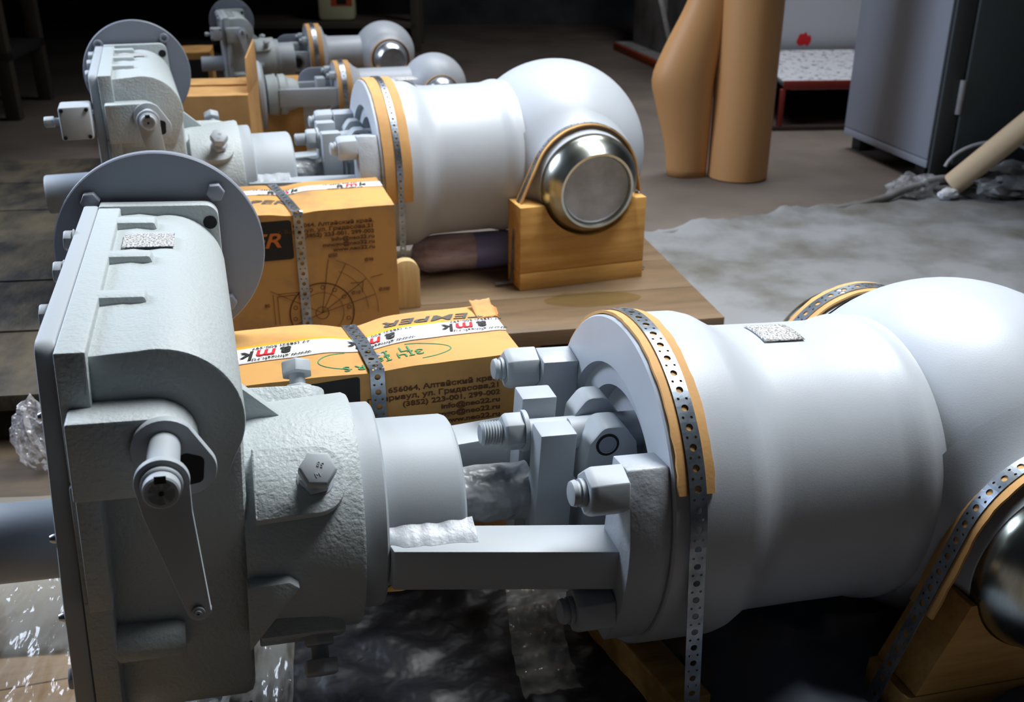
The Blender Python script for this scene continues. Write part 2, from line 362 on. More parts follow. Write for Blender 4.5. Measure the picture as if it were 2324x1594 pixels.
    lathe('bolt_boss', [(0, .019), (.058, .0175), (.064, .014), (.064, 0)], 'paint_cast', p, 24, S((-.54, -.112, -.066), (1, 0, 0)))
    # bonnet towards the neck
    lathe('bonnet', [(-.415, .118), (-.398, .121), (-.375, .1215), (-.304, .1265), (-.300, .1245), (-.300, .02)], 'paint_cast', p, 72, G @ Matrix.Translation((0, 0, z0)))
    for k, a in enumerate((135, 45, -45, -135)):
        dy, dz = math.cos(R(a)), math.sin(R(a)); D = (0, dy, dz)
        U = G @ Matrix.Translation((0, 0, z0)) @ Matrix.Rotation(R(a - 90), 4, 'X')
        lug = fillet([(-.405, -.036), (-.318, -.033), (-.318, .033), (-.405, .036)], [.002, .026, .026, .002])
        l = finish('bolt_lug', bm_prism(lug, 'z', .085, .134, .002, T=U), 'paint_cast', p)
        hexhead('lock_nut', .029, .010, 'paint_smooth', l, G @ axis_T((-.346, dy * .134, z0 + dz * .134), D, 12), 12)
        lathe('bolt_shank', [(0, .009), (.022, .009)], 'paint_smooth', l, 20, G @ axis_T((-.346, dy * .140, z0 + dz * .140), D))
        hexhead('adjusting_bolt', .032, .016, 'paint_smooth', l, G @ axis_T((-.346, dy * .158, z0 + dz * .158), D, 35), 35, False)
        if k == 0:
            TT = G @ Matrix.Translation((-.346, dy * .1742, z0 + dz * .1742)) @ Matrix.Rotation(R(45), 4, 'X')
            text('bolt_marking', '58', .007, 'paint_smooth', l, TT @ Matrix.Translation((.003, .0055, 0)) @ Matrix.Rotation(R(160), 4, 'Z'), ext=.0004, align='CENTER')
            text('bolt_marking', 'M', .007, 'paint_smooth', l, TT @ Matrix.Translation((0, -.0085, 0)) @ Matrix.Rotation(R(20), 4, 'Z'), ext=.0004, align='CENTER')
    finish('gusset', bm_prism([(-.414, .09), (-.414, .152), (-.372, .113)], 'y', -.006, .008, .001, T=G), 'paint_cast', p)
    finish('gusset', bm_prism([(-.416, -.080), (-.416, -.004), (-.376, -.002), (-.366, -.010)], 'y', -.134, -.108, .002, T=G), 'paint_cast', p)
    # neck
    nk = G @ Matrix.Translation((0, 0, z0 * .6))
    lathe('neck_collar', [(-.302, .02), (-.302, .110), (-.300, .112), (-.277, .112), (-.2745, .1095), (-.2745, .02)], 'paint_smooth', p, 72, nk)
    lathe('neck', [(-.276, .0925), (-.196, .0925), (-.191, .0905), (-.188, .086), (-.188, .02)], 'paint_smooth', p, 72, nk)
    lathe('stem_tube', [(-.578, .047), (-.584, .047), (-.584, .0405), (-.700, .0405), (-.7035, .0385), (-.7035, 0)], 'paint_smooth', p, 48, G @ Matrix.Translation((0, 0, -.011)))
    if jbox:
        j = box('junction_box', -.640, -.5825, -.162, -.095, .132, .196, 'paint_smooth', p, .004, T=G)
        for x in (-.634, -.589):
            for z in (.138, .190):
                lathe('screw', [(0, .0038), (.003, .0038), (.003, .002), (.001, .002), (.001, 0)], 'dark_steel', j, 12, S((x, -.162, z), (0, -1, 0)))
        g = hexhead('cable_gland', .019, .018, 'paint_smooth', j, S((-.652, -.128, .164), (-1, 0, 0)), 0, False)
        lathe('gland_neck', [(0, .0075), (.014, .0075)], 'paint_smooth', g, 20, S((-.639, -.128, .164), (-1, 0, 0)))

def port(p, sx, sgn, droop, k=1., ring='chrome', d0=0.):
    T = Matrix.Translation((sx, 0, 0)) @ Matrix.Rotation(R(droop), 4, 'X') @ axis_T((0, 0, 0), (0, sgn, 0)) @ Matrix.Diagonal((k, k, k, 1))
    r0 = .21906; P0 = (r0 * math.cos(R(45)), r0 * math.sin(R(45))); P1 = (P0[0] + .034 * .707, P0[1] - .034 * .707); P2 = (.196, .1165); P3 = (.222, .1148)
    bez = [tuple((1 - t) ** 3 * P0[i] + 3 * t * (1 - t) ** 2 * P1[i] + 3 * t * t * (1 - t) * P2[i] + t ** 3 * P3[i] for i in (0, 1)) for t in [q / 14 for q in range(15)]]
    pr = [(r0 * math.cos(R(a)), r0 * math.sin(R(a))) for a in (48, 46.5)] + bez + [(.226, .1145), (.2275, .112), (.2275, .06)]
    lathe('port_neck', pr, 'paint', p, 72, T)
    r = lathe('weld_ring', [(.227, .1135), (.236, .1145), (.243, .1135), (.2535, .1095), (.264, .1035), (.2745, .096), (.283, .0885), (.2855, .0865), (.2855, .081), (.282, .0795), (.270, .0785)], ring, p, 72, T)
    lathe('port_cover', [(.268, 0), (.268, .0785), (.2765, .0785), (.2775, .076), (.2735, .074), (.2735, 0)], 'cover_plate', r, 64, T)

def big_valve(name, mw, label, gx=0., jbox=False, hexdisc=True, wheel_R=.129, droop=5.5, plate=True, slots=False, px=.170):
    p = empty(name, mw); tag(p, label, 'valve', 'large flanged valves lying in the row')
    # body: flange, barrel, bead and ball turned around x
    prof = [(.028, .0), (.028, .10), (.022, .116), (0, .118), (0, .137) ] if False else []
    face = [(.034, .02), (.034, .108), (.012, .109), (.012, .1355), (.0, .137), (.0, .190), (.002, .192)]
    bar = [(.03, .1925), (.088, .1925), (.1, .1895), (.112, .183), (.124, .1765), (.136, .173), (.15, .172), (.22, .1715), (.284, .172), (.294, .1735), (.303, .1765), (.313, .1785), (.322, .1782), (.331, .1762), (.338, .1765)]
    rs, xs = .219, .466
    ball = []
    a0 = math.degrees(math.acos((xs - .345) / rs))
    for i in range(33):
        a = 180 - a0 + (a0 - 180) * i / 32
        ball.append((xs + rs * math.cos(R(a)), max(0, rs * math.sin(R(a)))))
    lathe('body', face + bar + ball, 'paint', p, 128, smooth=28)
    port(p, .462, -1, droop); port(p, .462, 1, droop)
    lathe('drain_plug', [(0, .012), (.012, .012), (.014, .009), (.014, 0)], 'dark_steel', p, 16, axis_T((xs + .215, 0, -.03), (1, 0, -.1)))
    # yoke: pads, arms, studs
    for s in (-1, 1):
        pad = [(y * s, z) for (y, z) in [(-.118, .098), (-.155, .102)] + arc(0, 0, .187, 147, 218, 14) + [(-.112, -.118)]]
        pd = prism('yoke_pad', pad, 'x', -.046, .0, 'paint_rough', p, .010)
        arm = [(-.278, -.086 * s), (-.272, -.118 * s), (-.030, -.165 * s), (-.030, -.112 * s), (-.19, -.084 * s)]
        prism('yoke_arm', arm if s < 0 else arm[::-1], 'z', -.038, .009, 'paint_smooth', p, .0018)
        prism('weld_gap', [(-.0335, -.020), (-.0335, -.008), (-.041, -.007), (-.041, -.019)], 'y', *sorted((-s * -.1648, s * .1625)), 'black', p, 0)
        # weld bead between neck and arm
        bm = bmesh.new(); prev = None
        for i in range(41):
            x = -.276 + i * .0023; ny = .0925 + .0008 * noise.noise((i * .35, s, 1)); e = .021 + .003 * noise.noise((i * .12, s, 4)) + .003 * (i / 40) ** 3 - .009 * max(0, 1 - i / 6); hgt = .018 + .002 * noise.noise((i * .15, s, 7))
            sec = [(ny - .006, hgt + .003), (ny + .002, hgt), (ny + e * .4, .0095 + .0065), (ny + e * .75, .0095 + .0035 + .0012 * noise.noise((i * .4, 2, s))), (ny + e, .0092), (ny - .006, .004)]
            rg = [bm.verts.new((x, s * a_, b_)) for a_, b_ in sec]
            if prev:
                for k in range(6): bm.faces.new((prev[k], prev[(k + 1) % 6], rg[(k + 1) % 6], rg[k]))
            else: bm.faces.new(rg)
            prev = rg
        bm.faces.new(prev); finish('weld_bead', bm, 'paint_rough', p, 60)
        for z in (.078, -.066):
            y = .151 * s
            lathe('stud', [(-.045, .0125), (-.088, .0125), (-.088, .0145), (-.0925, .0145), (-.0925, .012), (-.0965, .012), (-.0965, .0138), (-.101, .0125), (-.1022, .010), (-.1022, 0)], 'paint_smooth', p, 32, Matrix.Translation((0, y, z)))
            hexhead('stud_nut', .046, .041, 'paint_smooth', p, axis_T((-.0465, y, z), (-1, 0, 0)), 12, False)
    # fork clamp on the stem, with the eye bolt between its jaws
    fk = empty_part = None
    for y0, y1, zt in ((-.052, -.018, .090), (.022, .056, .099)):
        box('fork_jaw', -.102, -.060, y0, y1, -.10, zt, 'paint_smooth', p, .0025)
    stud = []
    t = 0
    while t < .044: stud += [(-.1545 + t, .0122), (-.1545 + t + .0014, .0138), (-.1545 + t + .0028, .0122)]; t += .0032
    lathe('eye_bolt', [(-.1560, 0), (-.1560, .0105)] + stud + [(-.103, .0125), (-.03, .0125)], 'paint_smooth', p, 28, Matrix.Translation((0, .001, .070)))
    hexhead('eye_bolt_nut', .038, .023, 'paint_smooth', p, axis_T((-.108, .001, .070), (-1, 0, 0)), 15, False)
    lathe('washer', [(-.108, .012), (-.108, .0235), (-.103, .0235), (-.103, .012)], 'paint_smooth', p, 32, Matrix.Translation((0, .001, .070)))
    eb = prism('eye_block', fillet([(-.05, .018), (-.045, .074), (-.03, .094), (-.005, .094), (.012, .072), (.022, .018)], [.004, .012, .014, .014, .01, .004]), 'y', -.052, -.012, 'paint_smooth', p, .004)
    lathe('joint_pin', [(0, .0105), (.0012, .0105), (.0012, .0085), (.0006, .0085), (.0006, 0)], 'paint_dark', eb, 24, axis_T((-.024, -.052, .073), (0, -1, 0)))
    lathe('pin_groove', [(.0005, .0105), (.0005, .0135), (.0009, .0135), (.0009, .0105)], 'black', eb, 24, axis_T((-.024, -.052, .073), (0, -1, 0)))
    prism('eye_block', fillet([(-.05, .03), (-.045, .084), (-.03, .104), (-.008, .104), (.01, .082), (.02, .03)], [.004, .012, .014, .014, .01, .004]), 'y', .002, .036, 'paint_smooth', p, .004)
    lathe('joint_cross', [(-.055, .0), (-.055, .018), (-.02, .021), (.03, .021), (.034, .021)], 'paint_smooth', p, 28, Matrix.Translation((0, -.008, .066)))
    box('joint_stem', -.046, .014, -.05, .03, -.12, .024, 'paint_smooth', p, .008)
    # wrapped stem
    bm = bmesh.new(); prev = None; n = 40
    for i in range(25):
        x = -.192 + .094 * i / 24; rg = []
        for k in range(n):
            a = 2 * math.pi * k / n; r = .0325 + .006 * noise.noise((x * 45, math.cos(a) * 1.6, math.sin(a) * 1.6))
            rg.append(bm.verts.new((x, r * math.cos(a) - .002, r * math.sin(a) - .006)))
        if prev:
            for k in range(n): bm.faces.new((prev[k], prev[(k + 1) % n], rg[(k + 1) % n], rg[k]))
        prev = rg
    finish('wrapped_stem', bm, 'foil_paint', p, 50)
    if slots:
        for y, z in ((.06, .10), (.02, .075)):
            prism('face_slot', fillet([(y - .005, z - .03), (y + .005, z - .03), (y + .005, z + .03), (y - .005, z + .03)], .005), 'x', -.001, .0005, 'black', p, 0)
    if plate:
        # rating plate curved on the barrel
        bm = bmesh.new(); rr = .1738 if px > .1 else .1936; rows = []
        for i in range(7):
            a = R(100 - 17 * i / 6); rows.append([bm.verts.new((px + .052 * j / 4, -rr * math.cos(a), rr * math.sin(a))) for j in range(5)])
        for A, B in zip(rows, rows[1:]):
            for j in range(4): bm.faces.new((A[j], A[j + 1], B[j + 1], B[j]))
        o = finish('rating_plate', bm, 'speckle', p, 60); md = o.modifiers.new('thickness', 'SOLIDIFY'); md.thickness = .0006; o['label'] = 'scratched silver rating plate'
    G = Matrix.Translation((gx, 0, 0))
    gearbox(p, G, jbox, hexdisc, wheel_R)
    o = box('name_plate', -.527, -.472, .183, .232, .2396, .2404, 'speckle', p, 0, T=G); o['label'] = 'scratched silver name plate'
    return p

V1 = yawm(.110, 1.033, -.627, 15.8, 3.5)
V2 = yawm(-.339, 2.313, -.569, 18.8, .2)
big_valve('gate_valve', V1, 'nearest large grey valve with gearbox and hex-bolted round disc, cut off by the frame')
big_valve('gate_valve', V2, 'second large grey valve, whole ball body on a wooden block, junction box on gearbox', gx=.022, jbox=True, hexdisc=False, wheel_R=.122, plate=True, slots=False, px=.075)

# cardboard protectors and perforated straps over the valve rims
def rim_path(r, x, a0, a1, tail=None, head=None, n=60):
    """angle 0 = towards camera (-y), 90 = top"""
    pts = [(x, -r * math.cos(R(a0 + (a1 - a0) * i / n)), r * math.sin(R(a0 + (a1 - a0) * i / n))) for i in range(n + 1)]
    if tail: pts = tail + pts
    if head: pts = pts + head
    return pts
# valve 1
tag(ribbon('cardboard_strip', Path(rim_path(.1932, .024, 24, 165), (-1, 0, 0)), .040, 'cardboard', .0035, None, V1, ragged=.002), 'brown cardboard strip under the perforated strap on the nearest valve rim', 'cardboard', 'cardboard strips under straps')
tag(perforated('perforated_strap', Path(rim_path(.1982, .0235, 8, 168, [(.052, -.1978, -.25)]), (-1, 0, 0)), .0187, 'galvanized', None, V1), 'galvanized perforated strap hanging over the flange rim of the nearest valve', 'strap', 'perforated metal straps')
# valve 2
tag(ribbon('cardboard_strip', Path(rim_path(.1932, .036, -12, 150), (-1, 0, 0)), .060, 'cardboard', .003, None, V2, ragged=.001), 'wide brown cardboard strip on the flange rim of the second valve', 'cardboard', 'cardboard strips under straps')
tag(perforated('perforated_strap', Path(rim_path(.1978, .0375, -10, 150, [(.036, -.197, -.252), (.0375, -.198, -.10)]), (-1, 0, 0)), .0135, 'galvanized', None, V2), 'narrow perforated strap over the wide cardboard on the second valve', 'strap', 'perforated metal straps')

def arch(cx, cz, r, left, right, n=48):
    """strap over a round neck: left foot, tangent, arc, tangent, right foot in (x,z)"""
    def tang(P, side):
        dx, dz = P[0] - cx, P[1] - cz; D = math.hypot(dx, dz); b = math.atan2(dz, dx); g = math.acos(min(1, r / D))
        return b - g if side < 0 else b + g
    aL = tang(left, -1); aR = tang(right, 1)
    while aL < aR: aL += 2 * math.pi
    return [(cx + r * math.cos(aL + (aR - aL) * i / n), cz + r * math.sin(aL + (aR - aL) * i / n)) for i in range(n + 1)]
def port_strap(V, cx, y, cz, left, right, card_l, card_r, width, sw, who, r=.1248, sgn=-1, extraL=[], extraR=[]):
    A = arch(cx, cz, r, left, right)
    P0 = [(left[0], y, left[1])] + [(a, y, b) for a, b in A] + [(right[0], y, right[1])]
    full = [(a, y, b) for a, b in extraL] + P0 + [(a, y, b) for a, b in extraR]
    Pa = Path(P0, (0, 1, 0)); st = perforated('perforated_strap', Path(full, (0, 1, 0), .0042), sw, 'galvanized', None, V)
    cb = ribbon('cardboard_strip', Pa, width, 'cardboard', .0032, None, V, ragged=.002, s0=card_l, s1=Pa.L - card_r)
    tag(st, 'galvanized perforated strap over ' + who, 'strap', 'perforated metal straps')
    tag(cb, 'brown cardboard strip under the strap on ' + who, 'cardboard', 'cardboard strips under straps')
port_strap(V1, .462, -.204, -.0195, (.268, -.245), (.656, -.245), .165, .16, .038, .0187, 'the front port of the nearest valve')
port_strap(V1, .462, .204, .0195, (.30, -.2), (.62, -.2), .10, .10, .038, .0187, 'the rear port of the nearest valve')
port_strap(V2, .462, -.204, -.0195, (.300, -.075), (.602, -.075), .0, .02, .034, .0135, 'the front port of the second valve', extraL=[(.25, -.252), (.288, -.2515), (.2915, -.245)], extraR=[(.606, -.245), (.612, -.2515), (.64, -.252)])
# ------------------------------------------------------------------ wooden supports
def cradle(name, mw, x0, x1, y0, y1, z0, z1, cx, cz, r, label, slope=0.):
    p = empty(name, mw); tag(p, label, 'wood block', 'wooden cradle blocks')
    zs = z0 + .042
    a = math.degrees(math.acos(min(1, max(-1, (z1 - cz) / r))))
    sad = arc(cx, cz, r, 90 + a if z1 > cz else 90 + a, 270, 10)
    hw = math.sqrt(max(0, r * r - (z1 - cz) ** 2))
    a0 = math.degrees(math.atan2(z1 - cz, -hw)); a1 = math.degrees(math.atan2(z1 - cz, hw))
    a0 = a0 % 360; a1 = a1 % 360
    sad = arc(cx, cz, r, a0, a1, 20)
    prism('saddle_board', [(x0 + slope * .2, zs), (x0 + slope, z1)] + sad + [(x1 - slope, z1), (x1 - slope * .2, zs)], 'y', y0, y1, 'wood', p, .0012)
    box('base_board', x0, x1, y0, y1, z0, zs - .001, 'wood', p, .0015)
    return p
cradle('cradle_block', V1, .292, .632, -.238, -.165, -.222, -.062, .462, -.0195, .1165, 'wooden cradle block with sloping sides under the near port of the front valve', slope=.054)
cradle('cradle_block', V2, .293, .600, -.250, -.165, -.255, -.060, .462, -.0195, .1185, 'wooden cradle block with two boards under the bright port ring of the second valve')
# pallet under the second valve: planks on battens
def pallet(name, mw, xs, y0, y1, z_top, th, label, m='wood_board', battens=True, nx=3, fz=-.90):
    p = empty(name, mw); tag(p, label, 'pallet', 'low wooden pallets under the valves')
    n = nx; W = (y1 - y0) / n
    for i in range(n):
        box('plank', xs[0], xs[1], y0 + i * W + .001, y0 + (i + 1) * W - .001, z_top - th, z_top, m, p, .0015)
    if battens:
        for k in range(4):
            x = xs[0] + .04 + (xs[1] - xs[0] - .14) * k / 3
            box('batten', x, x + .06, y0 + .02, y1 - .02, fz, z_top - th - .0005, 'wood_edge', p, .001)
    return p
PAL2 = yawm(.457, 2.013, 0, 10.8)
pallet('pallet', PAL2, (-1.22, 0), 0, .58, -.8255, .034, 'brown plank pallet carrying the second valve, with an oily patch', nx=3)
PAL1 = yawm(.110, 1.033, 0, 15.8)
pallet('pallet', PAL1, (-1.0, .95), -.36, .44, -.878, .0215, 'yellowish plank pallet under the nearest valve, partly under clear film', m='wood_yellow', nx=5, battens=False)

# ------------------------------------------------------------------ cardboard boxes
def carton(name, mw, L, D, H, label, dent=None, bulge=.0, m='box_card', group='cardboard boxes beside the valves'):
    """box local: x 0..L, y 0..D (away), z 0..-H (top at z=0)"""
    p = empty(name, mw @ Matrix.Translation((0, 0, -H))); tag(p, label, 'box', group)
    nx, ny = 48, 14
    def top(x, y):
        z = H + bulge * (math.sin(math.pi * min(1, max(0, x / L))) ** .5) * math.sin(math.pi * min(1, max(0, y / D))) * .6
        if dent:
            d = (x - dent[0]) / dent[1]; z -= dent[2] * math.exp(-d * d) * (1 if len(dent) < 4 else .25 + .75 * (y / D))
        return (x, y, z + .0015 * fbm(x * 9, y * 9, 3))
    bm = bmesh.new()
    V = [[bm.verts.new(top(L * i / nx, D * j / ny)) for i in range(nx + 1)] for j in range(ny + 1)]
    for j in range(ny):
        for i in range(nx): bm.faces.new((V[j][i], V[j][i + 1], V[j + 1][i + 1], V[j + 1][i]))
    loop = [V[0][i] for i in range(nx + 1)] + [V[j][nx] for j in range(1, ny + 1)] + [V[ny][i] for i in range(nx - 1, -1, -1)] + [V[j][0] for j in range(ny - 1, 0, -1)]
    low = [bm.verts.new((v.co.x, v.co.y, 0)) for v in loop]
    n = len(loop)
    for i in range(n): bm.faces.new((loop[i], low[i], low[(i + 1) % n], loop[(i + 1) % n]))
    bm.faces.new(low)
    finish('box_body', bm, m, p, 50)
    return p, top
def tape_on(p, top, D, y0, y1, x0, x1, m='tape', lift=.0012, name='printed_tape'):
    bm = bmesh.new(); n = 40; rows = []
    for i in range(n + 1):
        x = x0 + (x1 - x0) * i / n
        rows.append([bm.verts.new((x, y, top(x, y)[2] + lift)) for y in (y0(x), (y0(x) * .66 + y1(x) * .34), (y0(x) * .33 + y1(x) * .67), y1(x))])
    for A, B in zip(rows, rows[1:]):
        for k in range(3): bm.faces.new((A[k], A[k + 1], B[k + 1], B[k]))
    o = finish(name, bm, m, p, 60); md = o.modifiers.new('thickness', 'SOLIDIFY'); md.thickness = .0003; return o
def flat_T(x, y, z, rot=180): return Matrix.Translation((x, y, z)) @ Matrix.Rotation(R(rot), 4, 'Z')
def front_T(x, z, y=-.0008, rot=0): return Matrix.Translation((x, y, z)) @ Matrix.Rotation(R(90), 4, 'X') @ Matrix.Rotation(R(rot), 4, 'Z')
ADDRESS = ['656064, Алтайский край,', 'г. Барнаул, ул. Гридасова,21', '(3852) 223-001, 299-002', 'info@neo22.ru', 'mnogo@neo22.ru', 'www.neo22.ru']
def amk_print(p, tape, x, yc, z, k=1., rot=180, www=True, top=None):
    top_lift[0] = .0026
    """amk logo with phone and web lines, k = scale; rot 180 = upside down as seen from the camera"""
    c, s = math.cos(R(rot)), math.sin(R(rot))
    def at(dx, dy): return flat_T(x + c * dx - s * dy, yc + s * dx + c * dy, z, rot)
    for ch, dx, ink in (('a', 0, 'ink_black'), ('m', .0195, 'ink_red'), ('k', .0485, 'ink_black')):
        text('logo_letter', ch, .036 * k, ink, tape, at(dx * k, -.0085 * k), shear=.25, bold=.0006, sx=.98, top=top)
    if www:
        text('printed_text', 'www.almash.ru', .0100 * k, 'ink_black', tape, at(-.022 * k, (.0145 if rot > 90 else -.0205) * k), sx=1.25, top=top)
        text('printed_text', '+7 (3852) 500-397', .0085 * k, 'ink_black', tape, at(-.026 * k, (-.0195 if rot > 90 else .0145) * k), sx=1.2, top=top)
    top_lift[0] = .0009
# box in front: right front top corner (.013,1.208,-.545)
L1, D1, H1 = .385, .178, .328
B1 = yawm(.013, 1.208, -.545, 16.5) @ Matrix.Translation((-L1, 0, 0))
b1, t1 = carton('cardboard_box', B1, L1, D1, H1, 'dirty cardboard box with white printed tape and green marker, just behind the nearest valve', dent=(.187, .035, .012, 1), bulge=.010)
y0f = lambda x: .057 + .020 * (x / L1) ** 2
tp = tape_on(b1, t1, D1, lambda x: y0f(x), lambda x: y0f(x) + .047, -.001, L1 + .001); tp['label'] = 'white packing tape with black and red print'
tape_on(b1, t1, D1, lambda x: y0f(x) + .047, lambda x: y0f(x) + .056, .0, L1 * .8, 'tape_yellow', .0009, 'yellow_tape')
for x in (.098, .236, .366):
    amk_print(b1, tp, x, y0f(x) + .0235, t1(x - .03, .09)[2] + .0035, .98, 180 + 3, top=t1)
wr = tube('tape_wrinkle', [(x / 60 * L1, y0f(x / 60 * L1) + .022 + .002 * math.sin(x * .4), t1(x / 60 * L1, .085)[2] + .0006) for x in range(1, 58)], .0013, 'tape', tp, 8)
text('printed_logo', 'TEMPER', .030, 'ink_grey', b1, flat_T(L1 - .006, .150, H1 + .0085, 181), shear=.3, bold=.0003, sx=1.45, top=t1)
for ln, (body, yy, xx) in enumerate((('ЗІЧ Іа', .040, .262), ('П  І', .052, .245), ('R S', .022, .182))):
    text('marker_writing', body, .017, 'ink_green', b1, flat_T(xx, yy, H1 + .0075, 186), sx=1.3, top=t1)
tube('marker_line', [(.215 + .083 * math.cos(R(a)), .036 + .023 * math.sin(R(a)), t1(.215 + .083 * math.cos(R(a)), .036 + .023 * math.sin(R(a)))[2]) for a in range(-60, 75, 6)], .0009, 'ink_green', b1, 6)
tube('marker_line', [(.180 + .055 * math.cos(R(a)), .036 + .024 * math.sin(R(a)), t1(.180 + .055 * math.cos(R(a)), .036 + .024 * math.sin(R(a)))[2]) for a in range(110, 262, 8)], .0009, 'ink_green', b1, 6)
grid_sheet('paint_flake', -.013, .013, -.006, .006, 8, 5, lambda x, y: (.200 + x, .046 + y + .2 * x, t1(.2, .046)[2] + .0015 + .002 * fbm(x * 120, y * 120)), 'foil_paint', b1, th=.0006)
for i, ln in enumerate(ADDRESS):
    text('address_line', ln, .0100, 'ink_brown', b1, front_T(L1 - .030, H1 - .034 - .0108 * i), align='RIGHT', sx=1.3, bold=.0002)
prism('dark_panel', fillet([(.03, H1 - .10), (.03, H1 - .012), (.172, H1 - .006), (.168, H1 - .10)], .004), 'y', -.0007, .0005, 'ink_black', b1, 0)
# torn corner of the box lid
grid_sheet('torn_flap', 0, .03, 0, .05, 6, 8, lambda x, y: (L1 - .026 + x, D1 - .052 + y, H1 + .003 + .007 * (y / .05) ** 2 + .004 * fbm(x * 90, y * 60)), 'box_card', b1, th=.002)
prism('torn_edge', [(L1 - .004, D1 - .05), (L1 + .006, D1 - .045), (L1 + .010, D1 - .02), (L1 + .004, D1 - .002), (L1 - .004, D1)], 'z', H1 - .035, H1 + .002, 'card_edge', b1, .001)
def box_strap(mw, L, D, H, x, top, dx, label, wd=.0187, base=True):
    pts = [(x, -.0022, .0), (x, -.0022, H - .006)] + [(x - dx * .5 * (1 - math.cos(math.pi * .5 * q / 3)) * 0, -.0022 + .0022 * q / 3, H - .006 + .0085 * q / 3) for q in (1, 2, 3)]
    pts += [(x - dx * q / 12, D * q / 12, top(x - dx * q / 12, D * q / 12)[2] + .0035) for q in range(1, 13)]
    pts += [(x - dx, D + .003, H - .03), (x - dx, D + .003, .01)]
    o = perforated('perforated_strap', Path(pts, (-1, 0, 0)), wd, 'galvanized', None, mw @ Matrix.Translation((0, 0, -H)))
    return tag(o, label, 'strap', 'perforated metal straps')
box_strap(B1, L1, D1, H1, .194, t1, .011, 'galvanized perforated strap pulled over the taped box behind the nearest valve')
# second box
L2, D2, H2 = .44, .224, .275
B2 = yawm(-.2295, 1.92, -.550, 16.) @ Matrix.Translation((-L2, 0, 0))
b2, t2 = carton('cardboard_box', B2, L2, D2, H2, 'cardboard box with a printed flange drawing, in front of the second valve', dent=(.240, .03, .006), bulge=.006)
y2 = lambda x: .125 + .02 * x / L2
tp2 = tape_on(b2, t2, D2, lambda x: y2(x), lambda x: y2(x) + .040, -.001, L2 + .001)
for x in (.345, .205): amk_print(b2, tp2, x, y2(x) + .014, H2 + .0065, .95, 4, top=t2)
text('printed_logo', 'TEMPER', .036, 'ink_grey', b2, flat_T(.075, .060, H2 + .005, 2), shear=.3, bold=.0004, sx=1.3, top=t2)
pn = prism('dark_panel', fillet([(.02, H2 - .092), (.02, H2 - .014), (.240, H2 - .014), (.240, H2 - .092)], .006), 'y', -.0007, .0005, 'ink_black', b2, 0)
text('printed_logo', 'TEMPER', .040, 'ink_orange', pn, front_T(.028, H2 - .066, -.0012), shear=.3, bold=.0005, sx=1.35)
for i, ln in enumerate(ADDRESS):
    text('address_line', ln, .0105, 'ink_brown', b2, front_T(L2 - .042, H2 - .030 - .0108 * i), align='RIGHT', sx=1.3, bold=.0002)
# printed line drawing of a bolted flange
def line_ring(name, cx, cz, r, w, a0=0, a1=360, seg=48):
    bm = bmesh.new(); rows = []
    for i in range(seg + 1):
        a = R(a0 + (a1 - a0) * i / seg); rows.append((bm.verts.new((cx + (r - w) * math.cos(a), -.0009, cz + (r - w) * math.sin(a))), bm.verts.new((cx + (r + w) * math.cos(a), -.0009, cz + (r + w) * math.sin(a)))))
    for A, B in zip(rows, rows[1:]): bm.faces.new((A[0], A[1], B[1], B[0]))
    o = finish(name, bm, 'ink_brown', b2, 0); md = o.modifiers.new('thickness', 'SOLIDIFY'); md.thickness = .0002
def line_seg(x0, z0, x1, z1, w=.0005):
    d = Vector((x1 - x0, z1 - z0)).normalized(); n = Vector((-d.y, d.x)) * w
    prism('drawing_line', [(x0 + n.x, z0 + n.y), (x1 + n.x, z1 + n.y), (x1 - n.x, z1 - n.y), (x0 - n.x, z0 - n.y)], 'y', -.0010, -.0007, 'ink_brown', b2, 0, smooth=0)
dcx, dcz = L2 - .155, .065
line_ring('drawing_ring', dcx, dcz, .063, .0013); line_ring('drawing_ring', dcx, dcz, .043, .0004); line_ring('drawing_ring', dcx, dcz, .013, .0006); line_ring('drawing_ring', dcx, dcz, .112, .0004, -5, 72, 24); line_ring('drawing_ring', dcx, dcz, .092, .0004, 0, 66, 24)
for k in range(14):
    a = R(k * 360 / 14 + 8); line_ring('drawing_ring', dcx + .054 * math.cos(a), dcz + .054 * math.sin(a), .0038, .0006, 0, 360, 14)
for a in (15, 35, 62, 80, 150, 200): line_seg(dcx, dcz, dcx + .112 * math.cos(R(a)), dcz + .112 * math.sin(R(a)))
for z in (.108, .113): line_seg(dcx - .084, z, dcx - .03, z)
line_seg(dcx - .084, .108, dcx - .084, .05); line_seg(dcx - .092, .113, dcx - .092, .05); line_seg(dcx + .06, .122, dcx + .085, .122); line_seg(dcx + .085, .122, dcx + .082, .10); line_seg(dcx + .1, .13, dcx + .125, .135)
for bx_, bz_, s_ in ((dcx + .02, .180, 'Ø50'), (dcx + .09, .165, 'Ø98'), (dcx + .115, .10, 'Ø300'), (dcx - .11, .088, '80'), (dcx + .06, .098, 'Ø10')): text('drawing_number', s_, .010, 'ink_brown', b2, front_T(bx_, bz_))
box_strap(B2, L2, D2, H2, .254, t2, .034, 'galvanized perforated strap over the box with the flange drawing')
# third box, lid open with a flap standing up
b3, t3 = carton('cardboard_box', yawm(-.783, 3.047, -.539, 7) @ Matrix.Translation((-.42, 0, 0)), .42, .30, .33, 'plain cardboard box with one lid flap standing open, behind the second gearbox', m='cardboard')
prism('lid_flap', [(.030, .33), (.30, .33), (.285, .455), (.055, .43)], 'x', .416, .4205, 'cardboard', b3, .0008)
prism('inner_flap', [(0.02, .02), (.40, .02), (.36, .14), (.05, .14)], 'z', .332, .336, 'cardboard', b3, .0008, T=Matrix.Translation((0, .15, 0)))
